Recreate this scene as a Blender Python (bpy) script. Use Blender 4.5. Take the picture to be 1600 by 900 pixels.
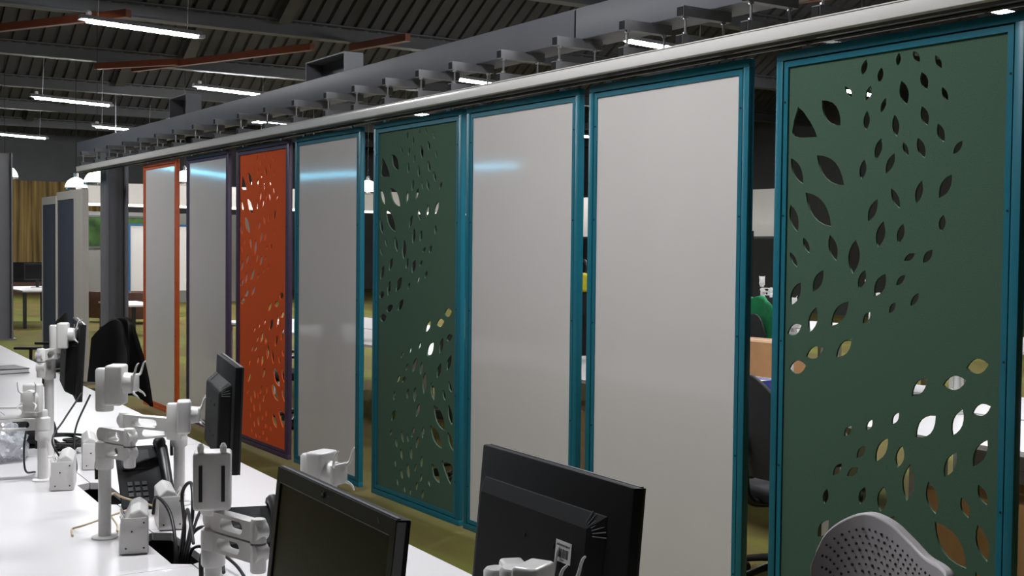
import bpy, bmesh, math, random
from mathutils import Vector, Matrix, Euler

for o in list(bpy.data.objects): bpy.data.objects.remove(o, do_unlink=True)
scene = bpy.context.scene
COL = scene.collection
random.seed(7)
PI = math.pi

# ---------------------------------------------------------------- camera
YAW, PITCH, ROLL = 0.993573, 0.033717, 0.010326
CAM = Vector((0, 0, 1.6542))
cam = bpy.data.cameras.new('camera'); camo = bpy.data.objects.new('camera', cam); COL.objects.link(camo)
_f = Vector((-math.sin(YAW), math.cos(YAW), 0)); _r = Vector((math.cos(YAW), math.sin(YAW), 0)); _u = Vector((0, 0, 1))
_f2 = _f*math.cos(PITCH) - _u*math.sin(PITCH); _u2 = _u*math.cos(PITCH) + _f*math.sin(PITCH)
_r3 = _r*math.cos(ROLL) + _u2*math.sin(ROLL); _u3 = _u2*math.cos(ROLL) - _r*math.sin(ROLL)
camo.matrix_world = Matrix(((_r3.x, _u3.x, -_f2.x, CAM.x), (_r3.y, _u3.y, -_f2.y, CAM.y), (_r3.z, _u3.z, -_f2.z, CAM.z), (0, 0, 0, 1)))
cam.sensor_width = 36.0; cam.lens = 1900/1600*36.0; cam.clip_start = 0.05; cam.clip_end = 200
scene.camera = camo

# ---------------------------------------------------------------- light and exposure
LAMP_STRENGTH = 190.0
w = bpy.data.worlds.new('world'); scene.world = w; w.use_nodes = True
w.node_tree.nodes['Background'].inputs[0].default_value = (0.75, 0.85, 1.0, 1)
w.node_tree.nodes['Background'].inputs[1].default_value = 0.02
scene.view_settings.view_transform = 'Standard'
scene.view_settings.look = 'None'
scene.view_settings.gamma = 1.0
scene.view_settings.use_curve_mapping = False
scene.view_settings.exposure = 0.55

# ---------------------------------------------------------------- materials
MATS = {}
def lin(c):
    return tuple(((v/255)/12.92 if v/255 <= 0.04045 else ((v/255+0.055)/1.055)**2.4) for v in c)
def mat(name, rgb, rough=0.5, metal=0.0, var=0.08, scale=30.0, spec=0.5, bump=0.0, emit=0.0, alpha=1.0, trans=0.0, coat=0.0, detail=3.0):
    """procedural principled material: sRGB colour with a gentle noise variation"""
    if name in MATS: return MATS[name]
    m = bpy.data.materials.new(name); m.use_nodes = True
    nt = m.node_tree; b = nt.nodes['Principled BSDF']
    c = lin(rgb)
    tc = nt.nodes.new('ShaderNodeTexCoord'); nz = nt.nodes.new('ShaderNodeTexNoise')
    nz.inputs['Scale'].default_value = scale; nz.inputs['Detail'].default_value = detail
    nt.links.new(tc.outputs['Object'], nz.inputs['Vector'])
    rp = nt.nodes.new('ShaderNodeValToRGB')
    rp.color_ramp.elements[0].position = 0.3; rp.color_ramp.elements[1].position = 0.7
    rp.color_ramp.elements[0].color = tuple(v*(1-var) for v in c) + (1,)
    rp.color_ramp.elements[1].color = tuple(min(1, v*(1+var)) for v in c) + (1,)
    nt.links.new(nz.outputs['Fac'], rp.inputs['Fac']); nt.links.new(rp.outputs['Color'], b.inputs['Base Color'])
    b.inputs['Roughness'].default_value = rough; b.inputs['Metallic'].default_value = metal
    b.inputs['Specular IOR Level'].default_value = spec
    b.inputs['Coat Weight'].default_value = coat
    b.inputs['Coat Roughness'].default_value = 0.06
    b.inputs['Transmission Weight'].default_value = trans
    b.inputs['Alpha'].default_value = alpha
    if emit:
        b.inputs['Emission Color'].default_value = c + (1,); b.inputs['Emission Strength'].default_value = emit
    if bump:
        bp = nt.nodes.new('ShaderNodeBump'); bp.inputs['Strength'].default_value = bump; bp.inputs['Distance'].default_value = 0.01
        nt.links.new(nz.outputs['Fac'], bp.inputs['Height']); nt.links.new(bp.outputs['Normal'], b.inputs['Normal'])
    MATS[name] = m
    return m

M_WHITEBOARD = mat('whiteboard_enamel', (214, 209, 206), 0.07, var=0.015, scale=2, spec=0.45)
M_TEAL = mat('teal_paint', (22, 104, 122), 0.38, var=0.06, scale=8)
M_PURPLE = mat('purple_paint', (74, 56, 82), 0.4, var=0.06, scale=8)
M_ORANGEF = mat('orange_paint', (200, 92, 44), 0.4, var=0.06, scale=8)
M_GREENFELT = mat('green_felt', (73, 97, 81), 0.95, var=0.14, scale=260, spec=0.1, bump=0.15)
M_ORANGEFELT = mat('orange_felt', (220, 90, 42), 0.9, var=0.06, scale=200, spec=0.15, bump=0.1)
M_GAP = mat('black_groove', (14, 16, 18), 0.8)
M_STEEL = mat('grey_steel_paint', (98, 98, 103), 0.5, var=0.05, scale=3)
M_STEELD = mat('dark_steel_paint', (84, 85, 88), 0.55, var=0.08, scale=3)
M_ZINC = mat('zinc', (176, 176, 178), 0.3, metal=0.8, var=0.06)
M_STRUT = mat('strut_steel', (120, 120, 122), 0.45, metal=0.3, var=0.06)
M_RAIL = mat('rail_white', (222, 219, 216), 0.22, var=0.02, scale=4)
M_BLACK = mat('black_plastic', (20, 20, 22), 0.4, var=0.1)
M_BLACKM = mat('black_matte', (16, 16, 18), 0.85, var=0.15)
M_SCREEN = mat('screen_glass', (13, 13, 14), 0.25, var=0.05)
M_WHITEP = mat('white_plastic', (216, 214, 212), 0.3, var=0.015)
M_DESK = mat('white_desk_laminate', (213, 210, 211), 0.35, var=0.012, scale=3)
M_ROOF = mat('roof_deck', (60, 60, 65), 0.7, var=0.12, scale=4)
M_ROOFBEAM = mat('roof_beam_paint', (64, 64, 66), 0.6, var=0.1, scale=3)
M_ORANGEST = mat('orange_oxide_steel', (98, 44, 17), 0.6, var=0.12, scale=4)
M_LAMPBODY = mat('lamp_body', (120, 120, 122), 0.5)
M_TUBE = mat('lamp_diffuser', (250, 252, 255), 0.4, var=0.0, emit=LAMP_STRENGTH)

# ---------------------------------------------------------------- mesh helpers
def link(name, bm, m, parent=None, smooth=False):
    me = bpy.data.meshes.new(name); bmesh.ops.recalc_face_normals(bm, faces=bm.faces[:]); bm.to_mesh(me); bm.free()
    if m: me.materials.append(m)
    if smooth:
        for p in me.polygons: p.use_smooth = True
    o = bpy.data.objects.new(name, me); COL.objects.link(o)
    if parent is not None: o.parent = parent
    return o
def auto_smooth(o, deg=40):
    me = o.data
    for p in me.polygons: p.use_smooth = True
    bm = bmesh.new(); bm.from_mesh(me)
    for e in bm.edges:
        if len(e.link_faces) == 2 and e.calc_face_angle(0) > math.radians(deg): e.smooth = False
    bm.to_mesh(me); bm.free()
    return o
def box(bm, x0, x1, y0, y1, z0, z1, bev=0.0, M=None, seg=2):
    r = bmesh.ops.create_cube(bm, size=1.0)
    vs = r['verts']
    for v in vs:
        v.co = Vector(((x0+x1)/2 + v.co.x*(x1-x0), (y0+y1)/2 + v.co.y*(y1-y0), (z0+z1)/2 + v.co.z*(z1-z0)))
    allv = vs
    if bev:
        es = list({e for v in vs for e in v.link_edges})
        r2 = bmesh.ops.bevel(bm, geom=es, offset=bev, segments=seg, profile=0.5, affect='EDGES')
        allv = list({v for f in r2['faces'] for v in f.verts} | {v for v in vs if v.is_valid})
    if M is not None:
        for v in allv: v.co = M @ v.co
    return allv
def cyl(bm, p0, p1, r0, r1=None, n=16, caps=True):
    p0 = Vector(p0); p1 = Vector(p1); r1 = r0 if r1 is None else r1
    ax = (p1-p0).normalized(); a = ax.orthogonal().normalized(); b = ax.cross(a)
    A = [bm.verts.new(p0 + (a*math.cos(2*PI*i/n) + b*math.sin(2*PI*i/n))*r0) for i in range(n)]
    B = [bm.verts.new(p1 + (a*math.cos(2*PI*i/n) + b*math.sin(2*PI*i/n))*r1) for i in range(n)]
    for i in range(n): bm.faces.new((A[i], A[(i+1) % n], B[(i+1) % n], B[i]))
    if caps: bm.faces.new(A[::-1]); bm.faces.new(B)
def lathe(bm, prof, n=24, M=None):
    rings = []
    for r, z in prof:
        rings.append([bm.verts.new((M @ Vector((r*math.cos(2*PI*i/n), r*math.sin(2*PI*i/n), z))) if M else Vector((r*math.cos(2*PI*i/n), r*math.sin(2*PI*i/n), z))) for i in range(n)])
    for A, B in zip(rings, rings[1:]):
        for i in range(n): bm.faces.new((A[i], A[(i+1) % n], B[(i+1) % n], B[i]))
    bm.faces.new(rings[0][::-1]); bm.faces.new(rings[-1])
def prism(bm, poly, fn, d0, d1):
    """poly: 2-D points, fn(a, b, d) -> 3-D"""
    A = [bm.verts.new(fn(a, b, d0)) for a, b in poly]; B = [bm.verts.new(fn(a, b, d1)) for a, b in poly]
    n = len(poly)
    bm.faces.new(A[::-1]); bm.faces.new(B)
    for i in range(n): bm.faces.new((A[i], A[(i+1) % n], B[(i+1) % n], B[i]))
def catmull(pts, k=8):
    P = [Vector(p) for p in pts]; P = [P[0]*2-P[1]] + P + [P[-1]*2-P[-2]]; out = []
    for i in range(1, len(P)-2):
        for j in range(k):
            t = j/k; a, b, c, d = P[i-1], P[i], P[i+1], P[i+2]
            out.append(0.5*((2*b) + (c-a)*t + (2*a-5*b+4*c-d)*t*t + (3*b-a-3*c+d)*t**3))
    out.append(P[-2]); return out
def tube(bm, pts, r, n=8, k=8, smooth=True):
    P = catmull(pts, k) if smooth else [Vector(p) for p in pts]
    rings = []; prev = None
    for i, p in enumerate(P):
        t = (P[min(i+1, len(P)-1)] - P[max(i-1, 0)]).normalized()
        a = t.orthogonal().normalized() if prev is None else (prev - t*prev.dot(t)).normalized()
        prev = a; b = t.cross(a); rr = r(i/(len(P)-1)) if callable(r) else r
        rings.append([bm.verts.new(p + (a*math.cos(2*PI*j/n) + b*math.sin(2*PI*j/n))*rr) for j in range(n)])
    for A, B in zip(rings, rings[1:]):
        for j in range(n): bm.faces.new((A[j], A[(j+1) % n], B[(j+1) % n], B[j]))
    bm.faces.new(rings[0][::-1]); bm.faces.new(rings[-1])
def tag(o, label, cat, group=None):
    o['label'] = label; o['category'] = cat
    if group: o['group'] = group
    return o
def thing(name, label, cat, loc=(0, 0, 0), rotz=0.0, group=None):
    o = bpy.data.objects.new(name, None); COL.objects.link(o); o.empty_display_size = 0.1
    o.location = loc; o.rotation_euler = (0, 0, rotz)
    return tag(o, label, cat, group)
def part(name, m, parent, *boxes, bev=0.0, smooth=False):
    bm = bmesh.new()
    for b in boxes: box(bm, *b, bev=bev)
    o = link(name, bm, m, parent)
    if bev: auto_smooth(o)
    return o
def struct(name, bm, m):
    o = link(name, bm, m); o['kind'] = 'structure'; return o
def copy_thing(root, loc, rotz, label, group=None):
    r = root.copy(); COL.objects.link(r); r.location = loc; r.rotation_euler = (0, 0, rotz); tag(r, label, root['category'], group or root.get('group'))
    for ch in root.children:
        c = ch.copy(); COL.objects.link(c); c.parent = r
        for g in ch.children:
            d = g.copy(); COL.objects.link(d); d.parent = c
    return r

# ================================================================= the setting
def floor_material():
    m = bpy.data.materials.new('carpet'); m.use_nodes = True; nt = m.node_tree; b = nt.nodes['Principled BSDF']
    tc = nt.nodes.new('ShaderNodeTexCoord')
    n1 = nt.nodes.new('ShaderNodeTexNoise'); n1.inputs['Scale'].default_value = 0.9; n1.inputs['Detail'].default_value = 4
    n2 = nt.nodes.new('ShaderNodeTexNoise'); n2.inputs['Scale'].default_value = 180; n2.inputs['Detail'].default_value = 2
    mp = nt.nodes.new('ShaderNodeMapping'); mp.inputs['Scale'].default_value = (0.35, 1.3, 1)
    nt.links.new(tc.outputs['Object'], mp.inputs['Vector']); nt.links.new(mp.outputs['Vector'], n1.inputs['Vector'])
    nt.links.new(tc.outputs['Object'], n2.inputs['Vector'])
    r = nt.nodes.new('ShaderNodeValToRGB'); e = r.color_ramp.elements
    e[0].position = 0.36; e[0].color = lin((122, 106, 66)) + (1,)
    e[1].position = 0.62; e[1].color = lin((124, 126, 62)) + (1,)
    k = r.color_ramp.elements.new(0.5); k.color = lin((112, 104, 56)) + (1,)
    nt.links.new(n1.outputs['Fac'], r.inputs['Fac'])
    mx = nt.nodes.new('ShaderNodeMix'); mx.data_type = 'RGBA'; mx.blend_type = 'MULTIPLY'; mx.inputs['Factor'].default_value = 0.6
    nt.links.new(r.outputs['Color'], mx.inputs['A']); nt.links.new(n2.outputs['Color'], mx.inputs['B'])
    mul = nt.nodes.new('ShaderNodeMix'); mul.data_type = 'RGBA'; mul.blend_type = 'MIX'; mul.inputs['Factor'].default_value = 0.35
    nt.links.new(r.outputs['Color'], mul.inputs['A']); nt.links.new(mx.outputs['Result'], mul.inputs['B'])
    nt.links.new(mul.outputs['Result'], b.inputs['Base Color']); b.inputs['Roughness'].default_value = 0.95
    b.inputs['Specular IOR Level'].default_value = 0.15
    bp = nt.nodes.new('ShaderNodeBump'); bp.inputs['Strength'].default_value = 0.25; bp.inputs['Distance'].default_value = 0.01
    nt.links.new(n2.outputs['Fac'], bp.inputs['Height']); nt.links.new(bp.outputs['Normal'], b.inputs['Normal'])
    return m
X0, X1, Y0, Y1 = -42.0, 7.0, -9.0, 24.0
bm = bmesh.new(); box(bm, X0, X1, Y0, Y1, -0.1, 0.0); struct('floor', bm, floor_material())

def gold_wall_material():
    m = bpy.data.materials.new('gold_wall'); m.use_nodes = True; nt = m.node_tree; b = nt.nodes['Principled BSDF']
    tc = nt.nodes.new('ShaderNodeTexCoord'); mp = nt.nodes.new('ShaderNodeMapping'); mp.inputs['Scale'].default_value = (1, 3.0, 0.12)
    n = nt.nodes.new('ShaderNodeTexNoise'); n.inputs['Scale'].default_value = 2.6; n.inputs['Detail'].default_value = 5
    nt.links.new(tc.outputs['Object'], mp.inputs['Vector']); nt.links.new(mp.outputs['Vector'], n.inputs['Vector'])
    r = nt.nodes.new('ShaderNodeValToRGB'); e = r.color_ramp.elements
    e[0].position = 0.35; e[0].color = lin((84, 66, 26)) + (1,); e[1].position = 0.7; e[1].color = lin((176, 142, 74)) + (1,)
    nt.links.new(n.outputs['Fac'], r.inputs['Fac']); nt.links.new(r.outputs['Color'], b.inputs['Base Color'])
    b.inputs['Roughness'].default_value = 0.7
    return m
WALLM = mat('wall_grey_paint', (88, 88, 90), 0.8, var=0.08, scale=1.5)
bm = bmesh.new(); box(bm, X0-0.2, X0, Y0, Y1, 0, 7.5); struct('wall_end', bm, WALLM)
bm = bmesh.new(); box(bm, X1, X1+0.2, Y0, Y1, 0, 7.5); struct('wall_near', bm, WALLM)
bm = bmesh.new(); box(bm, X0, X1, Y1, Y1+0.2, 0, 7.5); struct('wall_back', bm, mat('wall_dark_paint', (58, 57, 58), 0.85, scale=1.5))
bm = bmesh.new(); box(bm, X0, X1, Y0-0.2, Y0, 0, 7.5); struct('wall_front', bm, WALLM)
# gold wall finish on the far end
bm = bmesh.new(); box(bm, X0+0.001, X0+0.06, 5.5, 11.2, 0.0, 3.65); struct('wall_panelling', bm, gold_wall_material())

# saw-tooth roof: valley beams every 4.6 m, ribbed deck falling to each
VALLEY = [-17.9 + 4.6*k for k in range(-5, 6)]
bm = bmesh.new()
for xv in VALLEY:
    z0, z1, xt, xn = 5.15, 6.55, xv-2.3, xv-4.6
    # ribbed slope: trapezoidal ribs across y running up the slope
    y = Y0; prof = []
    while y < Y1:
        prof += [(y, 0), (y+0.05, 0), (y+0.06, 0.06), (y+0.23, 0.06)]; y += 0.24
    A = [bm.verts.new((xn, yy, z0-d)) for yy, d in prof]; B = [bm.verts.new((xt, yy, z1-d)) for yy, d in prof]
    for i in range(len(prof)-1): bm.faces.new((A[i], A[i+1], B[i+1], B[i]))
    v = [bm.verts.new(p) for p in ((xv, Y0, z0), (xv, Y1, z0), (xt, Y1, z1), (xt, Y0, z1))]
    bm.faces.new(v)
struct('ceiling', bm, M_ROOF)
# roof steel: valley beams, rafters on the slopes, orange bracing
for i, xv in enumerate(VALLEY):
    if xv > -2 or xv < -40: continue
    t = thing('roof_beam', 'dark grey roof beam running across under a valley of the ribbed roof deck', 'beam', (xv, 0, 0), 0, 'valley beams of the roof')
    part('web', M_ROOFBEAM, t, (-0.02, 0.02, Y0, Y1, 4.92, 5.12))
    part('top_flange', M_ROOFBEAM, t, (-0.11, 0.11, Y0, Y1, 5.12, 5.145))
    part('bottom_flange', M_ROOFBEAM, t, (-0.11, 0.11, Y0, Y1, 4.9, 4.92))
    for k, yy in enumerate((2.4, 7.3, 12.4)):
        if k == 0 and i % 2: continue
        bm = bmesh.new()
        p0 = Vector((xv-4.45, yy, 5.13)); p1 = Vector((xv-2.35, yy, 6.41))
        d = (p1-p0); L = d.length; R = Matrix.Translation(p0) @ d.to_track_quat('X', 'Z').to_matrix().to_4x4()
        box(bm, 0, L, -0.1, 0.1, -0.1, 0.036, M=R)
        o = link('rafter', bm, M_ROOFBEAM); tag(o, 'grey sloping rafter under the ribbed roof deck', 'rafter', 'sloping roof rafters')
for a, b in [((-21.6, 2.4, 4.81), (-17.2, 4.79, 4.81)), ((-22.6, 6.38, 4.81), (-18.3, 8.03, 4.81)), ((-22.7, 5.74, 4.81), (-21.25, 6.75, 4.81)), ((-18.0, 8.58, 4.81), (-16.6, 8.86, 4.81)), ((-12.4, 11.1, 4.81), (-9.6, 12.0, 4.81))]:
    bm = bmesh.new(); p0 = Vector(a); p1 = Vector(b); d = p1-p0
    box(bm, 0, d.length, -0.05, 0.05, -0.02, 0.09, M=Matrix.Translation(p0) @ d.to_track_quat('X', 'Z').to_matrix().to_4x4())
    tag(link('brace', bm, M_ORANGEST), 'rust orange steel brace spanning under the roof beams', 'brace', 'orange roof braces')

# ================================================================= suspended LED battens
def deck_z(x):
    d = min(xv-x for xv in VALLEY if xv-x >= 0)
    return 5.15+1.4*d/2.3 if d < 2.3 else 6.55-1.4*(d-2.3)/2.3
def batten():
    t = thing('batten_lamp', '', 'lamp')
    bm = bmesh.new()
    prism(bm, [(-0.1, 0.008), (-0.05, 0.07), (0.05, 0.07), (0.1, 0.008)], lambda a, b, d: (a, d, b), -0.84, 0.8)
    link('housing', bm, M_LAMPBODY, t)
    bm = bmesh.new(); prism(bm, [(0.065*math.cos(a), 0.007-0.036*math.sin(a)) for a in [PI*i/10 for i in range(11)]], lambda a, b, d: (a, d, b), -0.74, 0.74)
    link('diffuser', bm, M_TUBE, t)
    bm = bmesh.new(); box(bm, -0.07, 0.07, 0.74, 0.84, -0.02, 0.03, bev=0.008); link('end_tray', bm, M_LAMPBODY, t)
    for s in (-0.6, 0.6):
        bm = bmesh.new(); cyl(bm, (0, s, 0.0), (0, s, 1.0), 0.006, n=6); o = link('hanger_wire', bm, M_ZINC, t); o.location = (0, 0, 0.07)
    bm = bmesh.new(); lathe(bm, [(0.035, 0.07), (0.04, 0.1), (0.03, 0.13)], 12, Matrix.Translation((0, -0.72, 0))); link('cable_gland', bm, M_WHITEP, t)
    return t
LAMPS = [  # x, y centre, z, label
    (-16.6, 4.82, 4.55, 'long batten lamp hung over the aisle beyond the grey main beam'),
    (-23.67, 8.7, 4.72, 'batten lamp hung in the bay behind the far end of the grey beam'),
    (-26.44, 6.2, 4.6, 'batten lamp hung beyond the grey steel column at the far end'),
    (-4.0, 1.0, 4.55, 'batten lamp hung over the white desk bench'),
    (-4.0, 4.9, 4.55, 'batten lamp hung just behind the row of hanging panels'),
    (-13.0, 0.6, 4.55, 'batten lamp hung over the far end of the desk bench'),
]
GB = 'batten lamps behind the panels'
for x, y in [(-13.6, 11.5), (-18.3, 10.8), (-23.7, 13.2), (-27.7, 11.3), (-31.5, 8.7), (-35.3, 6.8), (-25.6, 18.9), (-9.2, 13.2), (-15.3, 17.2), (-8.6, 8.7)]:
    LAMPS.append((x, y, 4.55, 'batten lamp hung from the roof beams in the area behind the panels'))
lamp0 = batten()
for i, (x, y, z, lb) in enumerate(LAMPS):
    g = GB if i >= 6 else 'LED batten lamps'
    if i == 0: o = lamp0; o.location = (x, y, z); tag(o, lb, 'lamp', g)
    else: o = copy_thing(lamp0, (x, y, z), 0, lb, g)
    o.rotation_euler = (math.radians(-2.2), 0, 0)
    for c in o.children:
        if c.name.startswith('hanger_wire'): c.scale = (1, 1, deck_z(x)-z-0.09)

# blue LED strip high on the end wall: seen only as a reflection in the boards
t = thing('led_strip', 'cyan LED strip light running round the corner high on the walls', 'light strip', (0, 0, 0))
M_CYAN = mat('led_cyan', (120, 215, 255), 0.4, var=0, emit=22)
for p0, p1 in (((X0+0.06, -4.6, 4.42), (X0+0.06, -8.9, 3.98)), ((X0+0.06, Y0+0.06, 4.0), (-24.5, Y0+0.06, 3.62))):
    bm = bmesh.new(); cyl(bm, p0, p1, 0.022, n=8); link('diffuser', bm, M_CYAN, t)
    bm = bmesh.new(); q = Vector((-0.03, 0, 0)) if p0[0] == p1[0] else Vector((0, -0.03, 0)); cyl(bm, Vector(p0)+q, Vector(p1)+q, 0.028, n=8); link('channel', bm, M_LAMPBODY, t)

# ================================================================= main beam, columns, trapeze hangers, rail
YF = 3.64                 # front face of the main beam
t = thing('steel_beam', 'long grey steel beam carrying the panel rail on short hangers', 'beam', (0, YF, 0))
part('beam_length', M_STEEL, t, (-15.3, -5.04, 0, 0.2, 2.70, 2.863), bev=0.006)
part('beam_length', M_STEEL, t, (-5.025, 2.5, 0, 0.2, 2.70, 2.863), bev=0.006)
part('splice', M_GAP, t, (-5.042, -5.023, 0.004, 0.196, 2.705, 2.858))
def channel(x0, x1, lab, h=0.18):
    t = thing('steel_channel', lab, 'beam', ((x0+x1)/2, YF+0.1, 2.863))
    L = (x1-x0)/2
    part('web', M_STEEL, t, (-L, L, 0.045, 0.055, 0, h))
    part('flange', M_STEEL, t, (-L, L, -0.09, 0.055, h, h+0.01))
    part('side_plate', M_STEEL, t, (-L, -L+0.012, -0.09, 0.045, 0.0, h))
    part('side_plate', M_STEEL, t, (L-0.012, L, -0.09, 0.045, 0, h))
channel(-11.71, -11.2, 'open grey channel section standing on the beam, above the orange-framed whiteboard')
channel(-8.44, -7.77, 'open grey channel section standing on the beam, above the teal whiteboard beside the orange panel', 0.13)
def column(x, y, h, lab):
    t = thing('steel_column', lab, 'column', (x, y, 0))
    part('shaft', M_STEEL, t, (-0.02, 0.02, -0.1, 0.1, 0.02, h)); part('flange', M_STEEL, t, (-0.125, 0.125, -0.125, -0.1, 0.02, h)); part('flange', M_STEEL, t, (-0.125, 0.125, 0.1, 0.125, 0.02, h))
    part('base_plate', M_STEEL, t, (-0.17, 0.17, -0.17, 0.17, 0.0, 0.02))
column(-14.15, 3.78, 2.70, 'grey steel column under the far end of the main beam')
column(-21.95, 4.02, 3.15, 'grey steel column standing free beyond the navy screens')

def trapeze():
    t = thing('trapeze_hanger', '', 'hanger')
    bm = bmesh.new()
    for z0 in (2.607,):
        prism(bm, [(-0.021, 0), (0.021, 0), (0.021, 0.046), (-0.021, 0.046), (-0.021, 0.0), (-0.021, 0.0)][:4], lambda a, b, d: (a, d, b+2.652), 0.0, 0.28)
    up = link('upper_strut', bm, M_STRUT, t)
    bm = bmesh.new(); box(bm, -0.018, 0.018, -0.004, 0.001, 2.657, 2.693); link('end_cap', bm, M_BLACKM, up)
    lo = part('lower_strut', M_STRUT, t, (-0.021, 0.021, -0.005, 0.28, 2.5315, 2.575))
    bm = bmesh.new(); box(bm, -0.018, 0.018, -0.009, -0.004, 2.536, 2.57); link('end_cap', bm, M_BLACKM, lo)
    for yy in (0.02, 0.24):
        bm = bmesh.new(); cyl(bm, (0.012, yy, 2.5315), (0.012, yy, 2.652), 0.0055, n=8); rod = link('threaded_rod', bm, M_ZINC, t)
        for z0 in (2.575, 2.641):
            bm = bmesh.new(); cyl(bm, (0.012, yy, z0), (0.012, yy, z0+0.011), 0.011, n=6); link('nut', bm, M_ZINC, rod)
    # clamp plates gripping the flange of the beam
    part('clamp_plate', M_STRUT, t, (-0.03, 0.03, 0.15, 0.2, 2.6975, 2.6995))
    return t
HX = [-3.226, -3.606, -4.001, -4.401, -4.933, -5.444, -5.953, -6.343, -6.771, -7.207, -7.645, -8.195, -8.746, -9.3, -9.85, -10.4, -10.95, -11.5, -12.05, -12.6, -13.2, -13.7, -14.3, -2.8, -2.3]
h0 = trapeze(); lab = 'short pair of steel struts on threaded rods between the beam and the white rail'
for i, x in enumerate(HX):
    if i == 0: x *= 1.006; h0.location = (x, 3.47, 0); tag(h0, lab, 'hanger', 'trapeze hangers under the beam')
    else: copy_thing(h0, (x*1.006, 3.47, 0), 0, lab, 'trapeze hangers under the beam')

t = thing('panel_rail', 'long white rail that the tall panels hang from', 'rail', (0, 3.5, 0))
part('rail_body', M_RAIL, t, (-14.6, 1.5, -0.035, 0.075, 2.474, 2.526), bev=0.004)
part('lip', M_RAIL, t, (-14.6, 1.5, -0.038, -0.03, 2.526, 2.5305))
part('track', mat('track_grey', (96, 94, 92), 0.35, metal=0.4), t, (-14.6, 1.5, 0.0, 0.1, 2.462, 2.474))
part('slot', M_BLACKM, t, (-14.6, 1.5, 0.03, 0.07, 2.458, 2.462))

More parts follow.
